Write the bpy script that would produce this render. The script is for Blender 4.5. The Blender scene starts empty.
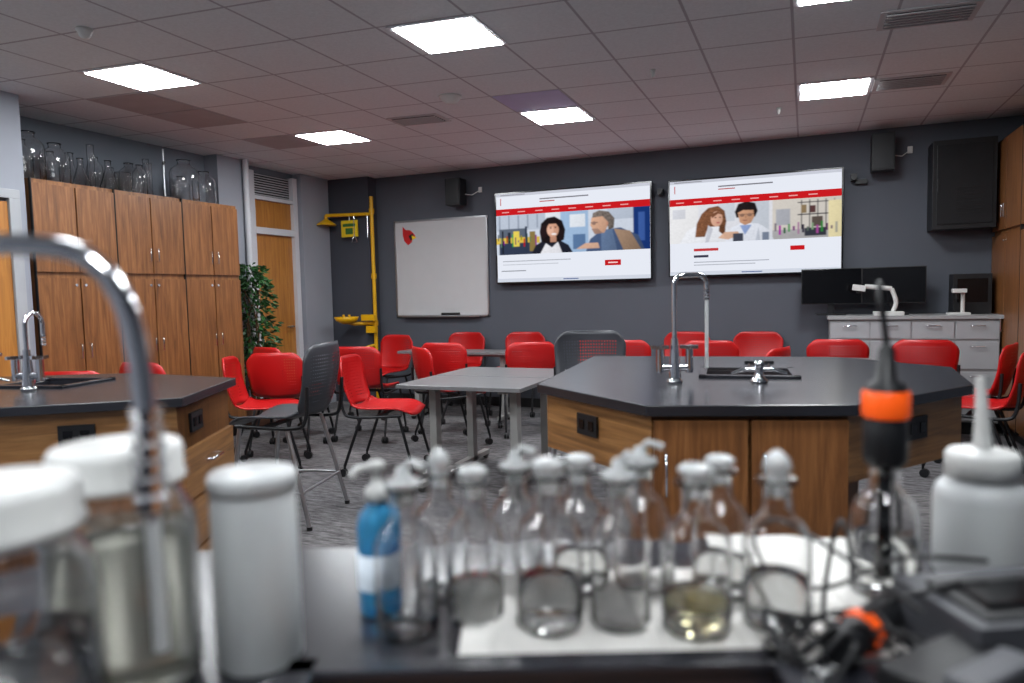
import bpy, bmesh, math, random
import numpy as np
from mathutils import Vector, Matrix
random.seed(4)
SC=bpy.context.scene
SC.view_settings.view_transform='Standard'
COL=bpy.context.collection
def s2l(c):
    return tuple(((x/255)/12.92 if x/255<=.04045 else ((x/255+.055)/1.055)**2.4) for x in c)
# ---------------------------------------------------------------- materials
def newmat(name):
    m=bpy.data.materials.new(name); m.use_nodes=True
    nt=m.node_tree; b=nt.nodes['Principled BSDF']; return m,nt,b
def mat(name,c,rough=.5,metal=0,var=.08,scale=8,bump=0,coat=0,trans=0,ior=1.45,emit=0,spec=None):
    m,nt,b=newmat(name); c=s2l(c)
    N=nt.nodes; L=nt.links
    tc=N.new('ShaderNodeTexCoord'); no=N.new('ShaderNodeTexNoise'); no.inputs['Scale'].default_value=scale; no.inputs['Detail'].default_value=4
    L.new(tc.outputs['Object'],no.inputs['Vector'])
    r=N.new('ShaderNodeValToRGB')
    r.color_ramp.elements[0].color=tuple(x*(1-var) for x in c)+(1,); r.color_ramp.elements[1].color=tuple(min(1,x*(1+var)) for x in c)+(1,)
    r.color_ramp.elements[0].position=.3; r.color_ramp.elements[1].position=.7
    L.new(no.outputs['Fac'],r.inputs['Fac']); L.new(r.outputs['Color'],b.inputs['Base Color'])
    b.inputs['Roughness'].default_value=rough; b.inputs['Metallic'].default_value=metal; b.inputs['IOR'].default_value=ior
    b.inputs['Coat Weight'].default_value=coat; b.inputs['Transmission Weight'].default_value=trans
    if spec is not None: b.inputs['Specular IOR Level'].default_value=spec
    if emit:
        L.new(r.outputs['Color'],b.inputs['Emission Color']); b.inputs['Emission Strength'].default_value=emit
    if bump:
        n2=N.new('ShaderNodeTexNoise'); n2.inputs['Scale'].default_value=scale*20; L.new(tc.outputs['Object'],n2.inputs['Vector'])
        bp=N.new('ShaderNodeBump'); bp.inputs['Strength'].default_value=bump; bp.inputs['Distance'].default_value=.002
        L.new(n2.outputs['Fac'],bp.inputs['Height']); L.new(bp.outputs['Normal'],b.inputs['Normal'])
    return m
def oak(name,c1,c2,c3,zgrain=True,rough=.38):
    m,nt,b=newmat(name); N=nt.nodes;L=nt.links
    tc=N.new('ShaderNodeTexCoord'); mp=N.new('ShaderNodeMapping')
    mp.inputs['Scale'].default_value=(16,16,1.1) if zgrain else (1.2,1.2,22)
    L.new(tc.outputs['Object'],mp.inputs['Vector'])
    n1=N.new('ShaderNodeTexNoise'); n1.inputs['Scale'].default_value=2.2; n1.inputs['Detail'].default_value=8; n1.inputs['Roughness'].default_value=.65; n1.inputs['Distortion'].default_value=.6
    L.new(mp.outputs[0],n1.inputs['Vector'])
    r=N.new('ShaderNodeValToRGB'); e=r.color_ramp.elements
    e[0].position=.3;e[0].color=s2l(c1)+(1,); e[1].position=.72;e[1].color=s2l(c3)+(1,)
    x=e.new(.52); x.color=s2l(c2)+(1,)
    L.new(n1.outputs['Fac'],r.inputs['Fac']); L.new(r.outputs['Color'],b.inputs['Base Color'])
    b.inputs['Roughness'].default_value=rough; b.inputs['Coat Weight'].default_value=.2; b.inputs['Coat Roughness'].default_value=.3
    return m
M={}
M['oak']=oak('oak_veneer',(90,55,29),(126,81,45),(152,103,61))
M['oakh']=oak('oak_veneer_horizontal',(96,63,34),(136,95,54),(160,117,72),False)
M['oakd']=oak('oak_door',(146,92,40),(172,114,50),(190,132,64))
M['wall']=mat('wall_paint_dark_grey',(80,84,93),.75,var=.04,scale=2,bump=.15)
M['walld']=mat('wall_paint_shaded',(64,67,76),.75,var=.04,scale=2,bump=.15)  # wall grey with the shadow on the back-left section put into its colour
M['walll']=mat('wall_paint_light',(146,150,159),.75,var=.04,scale=2,bump=.15)
M['wallm']=mat('wall_paint_mid',(112,120,130),.75,var=.04,scale=2,bump=.15)
M['white']=mat('white_paint',(200,202,207),.5,var=.02)
M['grayp']=mat('light_grey_paint',(158,161,165),.5,var=.03)
M['board']=mat('whiteboard_enamel',(190,191,193),.25,var=.015,coat=.3)
M['alu']=mat('aluminium',(180,182,186),.35,1,var=.04)
M['chrome']=mat('chrome',(225,226,230),.1,1,var=.03)
M['black']=mat('black_plastic',(20,21,24),.45,var=.15)
M['blackg']=mat('black_gloss',(8,8,11),.15,var=.1)
M['epoxy']=mat('black_epoxy_resin',(36,37,43),.25,var=.12,scale=5,bump=.08,spec=.6)
M['blackm']=mat('black_metal',(28,29,32),.4,.3,var=.1)
M['table']=mat('grey_laminate',(110,110,112),.3,var=.05,scale=20)
M['tleg']=mat('table_leg_grey',(152,152,150),.4,.2,var=.04)
M['yellow']=mat('safety_yellow',(218,166,12),.4,var=.06)
M['sign']=mat('sign_yellow',(228,196,34),.5,var=.04)
M['signt']=mat('sign_green',(60,110,50),.5)
M['pot']=mat('pot_ceramic',(90,60,45),.6)
M['leaf1']=mat('leaf_green',(38,82,36),.5,var=.3,scale=12)
M['leaf2']=mat('leaf_dark',(20,52,26),.5,var=.3,scale=12)
M['bark']=mat('bark',(96,70,50),.9,var=.3,scale=30)
M['red']=mat('red_sticker',(190,24,28),.5)
M['orange']=mat('orange_plastic_glow',(255,92,20),.4,emit=.25)  # plastic brightened by a faint emission of its own, not a lamp
M['whitepl']=mat('white_plastic',(200,201,199),.4,var=.03)
M['paper']=mat('white_paper_mat',(214,212,208),.8,var=.05,scale=40,bump=.6)
M['tileg']=mat('return_air_grille',(168,166,170),.6,var=.05)
M['vent']=mat('vent_metal',(185,185,187),.5,.0,var=.04)
M['ventd']=mat('vent_dark',(40,40,42),.7)
M['deskg']=mat('desk_grey_metal',(150,152,154),.4,var=.03)
M['tray']=mat('base_black_rubber',(28,28,30),.7)
M['lav']=mat('lavender_tile',(176,176,214),.6,var=.05)
M['metalg']=mat('grey_housing',(66,67,72),.45,var=.1)
def glass(name,c=(235,245,240),rough=.0,ior=1.45):
    return mat(name,c,rough,0,var=.0,trans=1,ior=ior)
M['glass']=glass('clear_glass',(255,255,255))
M['frost']=mat('ground_glass_stopper',(238,242,242),.15,var=.02,trans=.6)
M['water']=glass('clear_solution',(253,254,252),0,1.33)
M['amber']=glass('pale_yellow_liquid',(252,244,198),0,1.33)
M['blueliq']=mat('blue_soap_liquid',(70,165,215),.12,var=.05,trans=.6,ior=1.35)
M['cloudy']=mat('cloudy_liquid',(228,228,214),.2,var=.03,trans=.8,ior=1.33)
M['milky']=mat('milky_polyethylene',(212,215,216),.35,var=.03,trans=.35)
M['label']=mat('bottle_label',(205,215,225),.6,var=.1,scale=60)
def shell(name,c,holes,sx,sy,dark):
    m,nt,b=newmat(name);N=nt.nodes;L=nt.links
    tc=N.new('ShaderNodeTexCoord'); sp=N.new('ShaderNodeSeparateXYZ'); L.new(tc.outputs['UV'],sp.inputs[0])
    def cell(out,s):
        a=N.new('ShaderNodeMath');a.operation='MULTIPLY';a.inputs[1].default_value=s;L.new(out,a.inputs[0])
        f=N.new('ShaderNodeMath');f.operation='FRACT';L.new(a.outputs[0],f.inputs[0])
        g=N.new('ShaderNodeMath');g.operation='SUBTRACT';g.inputs[1].default_value=.5;L.new(f.outputs[0],g.inputs[0])
        h=N.new('ShaderNodeMath');h.operation='POWER';h.inputs[1].default_value=2;L.new(g.outputs[0],h.inputs[0]); return h.outputs[0]
    a=N.new('ShaderNodeMath');a.operation='ADD';L.new(cell(sp.outputs[0],sx),a.inputs[0]);L.new(cell(sp.outputs[1],sy),a.inputs[1])
    l=N.new('ShaderNodeMath');l.operation='LESS_THAN';l.inputs[1].default_value=holes;L.new(a.outputs[0],l.inputs[0])
    def inside(out,lo,hi):
        g=N.new('ShaderNodeMath');g.operation='GREATER_THAN';g.inputs[1].default_value=lo;L.new(out,g.inputs[0])
        k=N.new('ShaderNodeMath');k.operation='LESS_THAN';k.inputs[1].default_value=hi;L.new(out,k.inputs[0])
        w=N.new('ShaderNodeMath');w.operation='MULTIPLY';L.new(g.outputs[0],w.inputs[0]);L.new(k.outputs[0],w.inputs[1]);return w.outputs[0]
    w=N.new('ShaderNodeMath');w.operation='MULTIPLY';L.new(inside(sp.outputs[0],.1,.9),w.inputs[0]);L.new(inside(sp.outputs[1],.14,.86),w.inputs[1])
    w2=N.new('ShaderNodeMath');w2.operation='MULTIPLY';L.new(w.outputs[0],w2.inputs[0]);L.new(l.outputs[0],w2.inputs[1])
    b.inputs['Base Color'].default_value=s2l(c)+(1,); b.inputs['Roughness'].default_value=.38
    tr=N.new('ShaderNodeBsdfTransparent'); mx=N.new('ShaderNodeMixShader')
    L.new(w2.outputs[0],mx.inputs[0]);L.new(b.outputs[0],mx.inputs[1]);L.new(tr.outputs[0],mx.inputs[2])
    L.new(mx.outputs[0],N['Material Output'].inputs['Surface'])
    return m
M['redsh']=shell('red_polypropylene_perforated',(178,18,20),.05,26,16,0)
M['redp']=mat('red_polypropylene',(178,18,20),.38,var=.05)
M['graysh']=shell('charcoal_mesh_shell',(50,52,58),.07,26,20,0)
M['grayc']=mat('charcoal_plastic',(50,52,58),.45,var=.06)
def emis(name,c,st=1.0):
    m=bpy.data.materials.new(name);m.use_nodes=True;nt=m.node_tree;nt.nodes.clear()
    e=nt.nodes.new('ShaderNodeEmission');e.inputs[0].default_value=s2l(c)+(1,);e.inputs[1].default_value=st
    o=nt.nodes.new('ShaderNodeOutputMaterial');nt.links.new(e.outputs[0],o.inputs[0]);return m
M['panel']=emis('led_diffuser',(248,252,255),60)
def carpet():
    m,nt,b=newmat('carpet_planks');N=nt.nodes;L=nt.links
    tc=N.new('ShaderNodeTexCoord')
    br=N.new('ShaderNodeTexBrick'); br.inputs['Scale'].default_value=1; br.inputs['Brick Width'].default_value=.9; br.inputs['Row Height'].default_value=.23; br.inputs['Mortar Size'].default_value=.0
    br.inputs['Color1'].default_value=s2l((112,110,111))+(1,);br.inputs['Color2'].default_value=s2l((88,87,90))+(1,);br.inputs['Mortar'].default_value=s2l((96,92,92))+(1,)
    L.new(tc.outputs['Object'],br.inputs['Vector'])
    mp=N.new('ShaderNodeMapping');mp.inputs['Scale'].default_value=(3,13,1);L.new(tc.outputs['Object'],mp.inputs['Vector'])
    n=N.new('ShaderNodeTexNoise');n.inputs['Scale'].default_value=3;n.inputs['Detail'].default_value=9;n.inputs['Roughness'].default_value=.75;L.new(mp.outputs[0],n.inputs['Vector'])
    rr=N.new('ShaderNodeValToRGB');rr.color_ramp.elements[0].position=.38;rr.color_ramp.elements[1].position=.62;L.new(n.outputs['Fac'],rr.inputs[0])
    mx=N.new('ShaderNodeMixRGB');mx.blend_type='OVERLAY';mx.inputs[0].default_value=.6;L.new(br.outputs['Color'],mx.inputs[1]);L.new(rr.outputs['Color'],mx.inputs[2])
    L.new(mx.outputs[0],b.inputs['Base Color']);b.inputs['Roughness'].default_value=.97;b.inputs['Specular IOR Level'].default_value=.15
    n2=N.new('ShaderNodeTexNoise');n2.inputs['Scale'].default_value=300;L.new(tc.outputs['Object'],n2.inputs['Vector'])
    bp=N.new('ShaderNodeBump');bp.inputs['Strength'].default_value=.6;bp.inputs['Distance'].default_value=.005;L.new(n2.outputs['Fac'],bp.inputs['Height']);L.new(bp.outputs[0],b.inputs['Normal'])
    return m
M['carpet']=carpet()
TX,TY=.5,.4825
def ceilmat():
    m,nt,b=newmat('acoustic_ceiling_tile');N=nt.nodes;L=nt.links
    tc=N.new('ShaderNodeTexCoord');sp=N.new('ShaderNodeSeparateXYZ');L.new(tc.outputs['Object'],sp.inputs[0])
    def mth(op,a,bv=None,bo=None):
        k=N.new('ShaderNodeMath');k.operation=op
        L.new(a,k.inputs[0])
        if bo is not None:L.new(bo,k.inputs[1])
        elif bv is not None:k.inputs[1].default_value=bv
        return k.outputs[0]
    def line(o,off,per,w):
        a=mth('SUBTRACT',o,off-1000*per);a=mth('DIVIDE',a,per);a=mth('FRACT',a)
        a=mth('SUBTRACT',a,.5);a=mth('ABSOLUTE',a);return mth('GREATER_THAN',a,.5-w/per/2)
    lx=line(sp.outputs[0],-.07,TX,.015)
    sh=mth('MULTIPLY',sp.outputs[0],.1);yy=mth('SUBTRACT',sp.outputs[1],bo=sh)
    ly=line(yy,5.61-TY/2,TY,.015)
    l=mth('MAXIMUM',lx,bo=ly)
    n=N.new('ShaderNodeTexNoise');n.inputs['Scale'].default_value=60;n.inputs['Detail'].default_value=5;L.new(tc.outputs['Object'],n.inputs['Vector'])
    r=N.new('ShaderNodeValToRGB');r.color_ramp.elements[0].color=s2l((200,210,214))+(1,);r.color_ramp.elements[1].color=s2l((224,234,238))+(1,);L.new(n.outputs['Fac'],r.inputs[0])
    mx=N.new('ShaderNodeMixRGB');L.new(l,mx.inputs[0]);L.new(r.outputs[0],mx.inputs[1]);mx.inputs[2].default_value=s2l((164,170,178))+(1,)
    L.new(mx.outputs[0],b.inputs['Base Color']);b.inputs['Roughness'].default_value=.85
    bp=N.new('ShaderNodeBump');bp.inputs['Strength'].default_value=.3;bp.inputs['Distance'].default_value=.003;L.new(n.outputs['Fac'],bp.inputs['Height']);L.new(bp.outputs[0],b.inputs['Normal'])
    return m
M['ceil']=ceilmat()
def picmat():
    m=bpy.data.materials.new('screen_picture');m.use_nodes=True;nt=m.node_tree;nt.nodes.clear()
    a=nt.nodes.new('ShaderNodeVertexColor');a.layer_name='Col'
    e=nt.nodes.new('ShaderNodeEmission');e.inputs[1].default_value=.95
    o=nt.nodes.new('ShaderNodeOutputMaterial');nt.links.new(a.outputs[0],e.inputs[0]);nt.links.new(e.outputs[0],o.inputs[0]);return m
M['pic']=picmat()
# ---------------------------------------------------------------- builder
class B:
    def __init__(s): s.v=[];s.f=[];s.mi=[];s.sm=[];s.uv=[];s.mats=[]
    def idx(s,m):
        m=M[m] if isinstance(m,str) else m
        if m not in s.mats:s.mats.append(m)
        return s.mats.index(m)
    def add(s,vs,fs,m,smooth=False,uvs=None):
        o=len(s.v); s.v+= [tuple(v) for v in vs]; i=s.idx(m)
        for k,f in enumerate(fs):
            s.f.append(tuple(a+o for a in f)); s.mi.append(i); s.sm.append(smooth); s.uv.append(uvs[k] if uvs else None)
    def box(s,c,d,m,rz=0,rx=0,ry=0):
        R=Matrix.Rotation(rz,3,'Z')@Matrix.Rotation(ry,3,'Y')@Matrix.Rotation(rx,3,'X'); c=Vector(c)
        vs=[c+R@Vector((x*d[0]/2,y*d[1]/2,z*d[2]/2)) for x in(-1,1) for y in(-1,1) for z in(-1,1)]
        s.add(vs,[(0,1,3,2),(4,6,7,5),(0,4,5,1),(2,3,7,6),(0,2,6,4),(1,5,7,3)],m)
    def prism(s,poly,z0,z1,m):
        n=len(poly); vs=[(x,y,z0) for x,y in poly]+[(x,y,z1) for x,y in poly]
        fs=[tuple(range(n))[::-1],tuple(range(n,2*n))]+[(i,(i+1)%n,(i+1)%n+n,i+n) for i in range(n)]
        s.add(vs,fs,m)
    def frames(s,pts):
        pts=[Vector(p) for p in pts]; out=[]; up=None
        for i,p in enumerate(pts):
            t=(pts[min(i+1,len(pts)-1)]-pts[max(i-1,0)]).normalized()
            if up is None: up=t.orthogonal().normalized()
            else:
                up=(up-t*up.dot(t)); up=up.normalized() if up.length>1e-6 else t.orthogonal().normalized()
            out.append((p,up.copy(),t.cross(up)))
        return out
    def tube(s,pts,r,m,n=10,smooth=True,spline=False):
        if spline:
            P=[Vector(p) for p in pts]; q=[]
            for i in range(len(P)-1):
                a=P[max(i-1,0)];b=P[i];c=P[i+1];d=P[min(i+2,len(P)-1)]
                for k in range(6):
                    t=k/6; q.append(.5*((2*b)+(c-a)*t+(2*a-5*b+4*c-d)*t*t+(3*b-a-3*c+d)*t**3))
            q.append(P[-1]); pts=q
        rr=r if isinstance(r,(list,tuple)) else None
        F=s.frames(pts); vs=[]; 
        for i,(p,u,w) in enumerate(F):
            ra=(rr[0]+(rr[1]-rr[0])*i/(len(F)-1)) if rr else r
            for k in range(n):
                a=2*math.pi*k/n; vs.append(p+u*math.cos(a)*ra+w*math.sin(a)*ra)
        fs=[]
        for i in range(len(F)-1):
            for k in range(n):
                fs.append((i*n+k,i*n+(k+1)%n,(i+1)*n+(k+1)%n,(i+1)*n+k))
        s.add(vs,fs,m,smooth)
        s.add(vs[:n],[tuple(range(n))],m);s.add(vs[-n:],[tuple(range(n))],m)
    def cyl(s,p0,p1,r0,m,r1=None,n=16):
        s.tube([p0,p1],(r0,r0 if r1 is None else r1),m,n)
    def lathe(s,prof,c,m,n=28,smooth=True,R=None):
        c=Vector(c); vs=[];fs=[];ids=[]
        for r,z in prof:
            if r<1e-6:
                ids.append([len(vs)]);p=Vector((0,0,z)); vs.append(c+(R@p if R else p))
            else:
                l=[]
                for k in range(n):
                    a=2*math.pi*k/n;l.append(len(vs));p=Vector((r*math.cos(a),r*math.sin(a),z)); vs.append(c+(R@p if R else p))
                ids.append(l)
        for a,b in zip(ids,ids[1:]):
            if len(a)==1 and len(b)==1:continue
            for k in range(n):
                k2=(k+1)%n
                if len(a)==1:fs.append((a[0],b[k],b[k2]))
                elif len(b)==1:fs.append((a[k],a[k2],b[0]))
                else:fs.append((a[k],a[k2],b[k2],b[k]))
        s.add(vs,fs,m,smooth)
    def surf(s,fn,nu,nv,th,m,edge=None):
        e=1e-3;fr=[];bk=[]
        for j in range(nv+1):
            for i in range(nu+1):
                u=i/nu;v=j/nv;p=Vector(fn(u,v));du=Vector(fn(u+e,v))-Vector(fn(u-e,v));dv=Vector(fn(u,v+e))-Vector(fn(u,v-e))
                nn=du.cross(dv).normalized();fr.append(p);bk.append(p-nn*th)
        W=nu+1;fs=[];uv=[];fb=[]
        o=len(fr)
        for j in range(nv):
            for i in range(nu):
                q=(j*W+i,j*W+i+1,(j+1)*W+i+1,(j+1)*W+i);fs.append(q);t=[(i/nu,j/nv),((i+1)/nu,j/nv),((i+1)/nu,(j+1)/nv),(i/nu,(j+1)/nv)];uv.append(t)
                fb.append(tuple(a+o for a in q[::-1]));
        uvb=[t[::-1] for t in uv]
        loop=[i for i in range(W)]+[j*W+nu for j in range(1,nv+1)]+[nv*W+i for i in range(nu-1,-1,-1)]+[j*W for j in range(nv-1,0,-1)]
        fr2=[]
        for a,b in zip(loop,loop[1:]+loop[:1]): fr2.append((b,a,a+o,b+o))
        s.add(fr+bk,fs+fb+fr2,m,True,uv+uvb+[[(0,0)]*4]*len(fr2))
    def obj(s,name,loc=(0,0,0),rz=0,bevel=0,recalc=True):
        me=bpy.data.meshes.new(name);me.from_pydata(s.v,[],s.f)
        for m in s.mats:me.materials.append(m)
        for p,i,sm in zip(me.polygons,s.mi,s.sm):p.material_index=i;p.use_smooth=sm
        if any(s.uv):
            ul=me.uv_layers.new(name='UVMap')
            for p,u in zip(me.polygons,s.uv):
                if u:
                    for li,t in zip(p.loop_indices,u):ul.data[li].uv=t
        if recalc:
            bm=bmesh.new();bm.from_mesh(me);bmesh.ops.recalc_face_normals(bm,faces=bm.faces);bm.to_mesh(me);bm.free()
        o=bpy.data.objects.new(name,me);COL.objects.link(o);o.location=loc;o.rotation_euler=(0,0,rz)
        if bevel:
            b=o.modifiers.new('bevel','BEVEL');b.width=bevel;b.segments=2;b.limit_method='ANGLE';b.angle_limit=math.radians(50)
        return o
def simple(name,c,d,m,bevel=0):
    b=B();b.box((0,0,0),d,m);return b.obj(name,c,0,bevel)
# ---------------------------------------------------------------- room
CZ=2.66; YB=7.25; XL=-5.38; XR=2.1; YF=-2.6
def span(name,x0,x1,y0,y1,z0,z1,m): return simple(name,((x0+x1)/2,(y0+y1)/2,(z0+z1)/2),(x1-x0,y1-y0,z1-z0),m)
b=B();b.box((-1.64,2.35,-.05),(7.8,10.2,.1),'carpet');b.obj('floor')
b=B();b.box((-1.64,2.35,CZ+.05),(7.8,10.2,.1),'ceil');b.obj('ceiling')
span('wall_back',-4.72,XR,YB,YB+.12,0,CZ,'wall')
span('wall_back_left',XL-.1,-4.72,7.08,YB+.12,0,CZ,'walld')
span('wall_right',XR,XR+.12,YF,YB,0,CZ,'wall')
span('wall_front',XL-.1,XR,YF-.12,YF,0,CZ,'walll')
span('wall_left',XL-.12,XL,3.2,7.08,0,CZ,'wallm')
span('wall_left_near',XL-.12,-4.85,YF,3.2,0,CZ,'walll')
span('baseboard_back',-4.72,1.45,YB-.012,YB,0,.1,'tray')
span('baseboard_left',-4.85,-4.838,YF,2.0,0,.1,'tray')
b=B()
for y in (2.04,3.095): b.box((-4.822,y,.98),(.05,.07,1.96),'grayp')
b.box((-4.822,2.57,1.99),(.05,1.12,.06),'grayp');b.box((-4.833,2.57,.975),(.03,.98,1.93),'oakd')
b.cyl((-4.82,2.92,.95),(-4.77,2.92,.95),.012,'chrome');b.cyl((-4.775,2.92,.95),(-4.775,2.81,.95),.01,'chrome')
b.obj('door_1',bevel=.003)
b=B()
for y in (5.83,6.5): b.box((XL+.042,y,1.3),(.08,.07,2.6),'white')
b.box((XL+.042,6.165,1.985),(.08,.6,.07),'white');b.box((XL+.04,6.165,2.33),(.07,.6,.04),'white')
b.box((XL+.02,6.165,.975),(.035,.6,1.95),'oakd');b.box((XL+.02,6.165,2.165),(.035,.6,.29),'oakd')
b.box((XL+.015,6.165,2.47),(.02,.6,.24),'ventd')
for i in range(9): b.box((XL+.03,6.165,2.37+i*.026),(.03,.58,.006),'white',ry=.5)
b.cyl((XL+.03,6.38,.95),(XL+.09,6.38,.95),.011,'chrome');b.cyl((XL+.085,6.38,.95),(XL+.085,6.27,.95),.009,'chrome')
b.obj('door_2',bevel=.002)
span('trim_1',XL,XL+.12,6.56,7.05,0,CZ,'walll')
b=B();b.box((XL+.08,5.5,1.33),(.16,.42,2.66),'walll');b.cyl((XL+.2,5.62,0),(XL+.2,5.62,CZ),.03,'white');b.obj('trim_2')
# ---------------------------------------------------------------- ceiling fixtures
def cell(cx,cyp,wx,wy):
    def P(x,yp): return (x,yp+.1*x)
    return [P(cx-wx/2,cyp-wy/2),P(cx+wx/2,cyp-wy/2),P(cx+wx/2,cyp+wy/2),P(cx-wx/2,cyp+wy/2)]
for cx in (-3.82,-1.82,.18):
    for yp in (5.61,3.68,1.75,-.18):
        b=B();
        xx=cx+(.04 if (cx==-1.82 and yp==3.68) else 0)
        o=cell(xx,yp,TX-.02,TY-.02); 
        b.prism(o,CZ-.006,CZ+.02,'white'); b.prism(cell(xx,yp,TX-.07,TY-.07),CZ-.009,CZ-.0055,'panel'); b.obj('ceiling_light_panel')
def grille(name,cx,yp,wx,wy,n,frame='vent',slat='vent'):
    b=B();b.prism(cell(cx,yp,wx,wy),CZ-.008,CZ+.01,frame);b.prism(cell(cx,yp,wx-.06,wy-.06),CZ-.012,CZ-.007,'ventd')
    for i in range(n):
        y=yp-(wy-.08)/2+(wy-.08)*i/(n-1); b.prism(cell(cx,y,wx-.06,.016),CZ-.018,CZ-.011,slat)
    b.obj(name)
grille('ceiling_vent',-2.84,5.3,.42,.26,6)
grille('ceiling_vent',.58,4.28,.46,.28,6)
grille('ceiling_vent',.66,5.6,.46,.3,6)
for cx,yp in ((-4.32,4.16),(-4.32,4.64),(-4.32,5.61)):
    b=B();b.prism(cell(cx,yp,TX-.02,TY-.02),CZ-.004,CZ+.01,'tileg');b.obj('return_air_panel')
b=B();b.prism(cell(-1.82,5.61-TY,TX-.02,TY-.02),CZ-.004,CZ+.01,'lav');b.obj('lavender_ceiling_tile')  # plain ceiling tile in a flat lavender tint, no speaker in it
def dome(name,x,y,r,m='white'):
    b=B();b.lathe([(0,-.0),(r,0),(r,-.012),(r*.8,-.02),(r*.7,-.035),(r*.35,-.05),(0,-.053)],(x,y,CZ),m,20);b.obj(name)
dome('smoke_detector',-2.32,4.55,.08,'whitepl');dome('smoke_detector',-3.4,2.6,.04,'whitepl')
for x,y in ((-.2,6.0),(-.9,4.6)): dome('sprinkler_head',x,y,.018,'whitepl')
# ---------------------------------------------------------------- screens
EC={}
def ec(c,st=.95):
    k=(c,st)
    if k not in EC: EC[k]=emis('screen_%d_%d_%d'%c,c,st)
    return EC[k]
def pip(U,V,pts):
    ins=np.zeros(U.shape,bool);n=len(pts)
    for i in range(n):
        x0,y0=pts[i];x1,y1=pts[(i+1)%n]
        if y0==y1: continue
        c=((y0>V)!=(y1>V))&(U<(x1-x0)*(V-y0)/(y1-y0)+x0);ins^=c
    return ins
def screen(name,x0,x1,z0,z1,paint,v0,v1):
    W=x1-x0;H=z1-z0;b=B();b.box((W/2,.035,H/2),(W+.03,.05,H+.03),'blackg')
    b.box((W/2,.08,H/2),(W*.5,.05,H*.5),'black')
    lay=[0]
    NX,NY=560,180
    U,V=np.meshgrid((np.arange(NX)+.5)/NX,v0+(v1-v0)*(np.arange(NY)+.5)/NY)
    img=np.zeros((NY,NX,3))
    rs=np.random.RandomState(3)
    def smooth(a,k):
        for ax in (0,1):
            p=np.pad(a,[(k,k) if i==ax else (0,0) for i in range(a.ndim)],mode='edge');c=np.cumsum(p,axis=ax)
            n=a.shape[ax]
            a=(np.take(c,range(2*k,2*k+n),axis=ax)-np.concatenate([np.zeros_like(np.take(c,[0],axis=ax)),np.take(c,range(0,n-1),axis=ax)],axis=ax))/(2*k+1) if k else a
        return a
    def pg(pts,c,sh=.22,tex=.1):
        m=pip(U,V,pts);xs=[p[0] for p in pts];ys=[p[1] for p in pts]
        tx=(U-min(xs))/(max(xs)-min(xs)+1e-6);ty=(V-min(ys))/(max(ys)-min(ys)+1e-6)
        f=1+sh*(.5-.65*tx-.35*ty)*1.2
        f=f*(1+tex*smooth(rs.randn(NY,NX),2)*2)
        lin=np.array(s2l(c))[None,None,:]*f[:,:,None]
        img[m]=np.clip(lin,0,1)[m]
    def rp(a,bb,c2,d,c,sh=.1,tex=.06): pg([(a,bb),(c2,bb),(c2,d),(a,d)],c,sh,tex)
    def el(cu,cv,ru,rv,c,n=24,sh=.3): pg([(cu+ru*math.cos(2*math.pi*k/n),cv+rv*math.sin(2*math.pi*k/n)) for k in range(n)],c,sh)
    def rc(u0,w0,u1,w1,c):
        lay[0]+=1; y=.0095-.0003*lay[0]
        b.add([(u*W,y,(1-v)*H) for u,v in ((u0,w0),(u1,w0),(u1,w1),(u0,w1))],[(0,1,2,3)],ec(c))
    paint(pg,rp,el,rc)
    out=smooth(smooth(img,2),1)
    gx,gy=280,90
    ii=np.clip((np.arange(gx+1)*NX/gx).astype(int),0,NX-1);jj=np.clip((np.arange(gy+1)*NY/gy).astype(int),0,NY-1)
    col=out[jj][:,ii]
    o=len(b.v);vs=[(W*i/gx,-.0005,(1-(v0+(v1-v0)*j/gy))*H) for j in range(gy+1) for i in range(gx+1)]
    fs=[(j*(gx+1)+i,j*(gx+1)+i+1,(j+1)*(gx+1)+i+1,(j+1)*(gx+1)+i) for j in range(gy) for i in range(gx)]
    b.add(vs,fs,'pic')
    ob=b.obj(name,(x0,YB-.115,z0),0,0,False)
    ca=ob.data.color_attributes.new('Col','FLOAT_COLOR','POINT')
    arr=np.ones((len(ob.data.vertices),4));arr[o:o+len(vs),:3]=col.reshape(-1,3);ca.data.foreach_set('color',arr.astype(np.float32).ravel())
def page(rc,bar):
    rc(0,0,1,1,(236,240,250)); rc(0,0,1,.03,(205,208,220)); rc(.03,.01,.2,.02,(150,150,160)); 
    rc(.3,.075,.62,.088,(120,120,130)); rc(.3,.105,.4,.116,(190,90,90)); rc(.03,.05,.035,.13,(190,30,30))
    rc(0,bar,1,bar+.075,(206,28,34))
    for i,u in enumerate((.04,.15,.27,.38,.49,.6,.71,.82)): rc(u,bar+.033,u+.05,bar+.044,(240,170,170))
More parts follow.
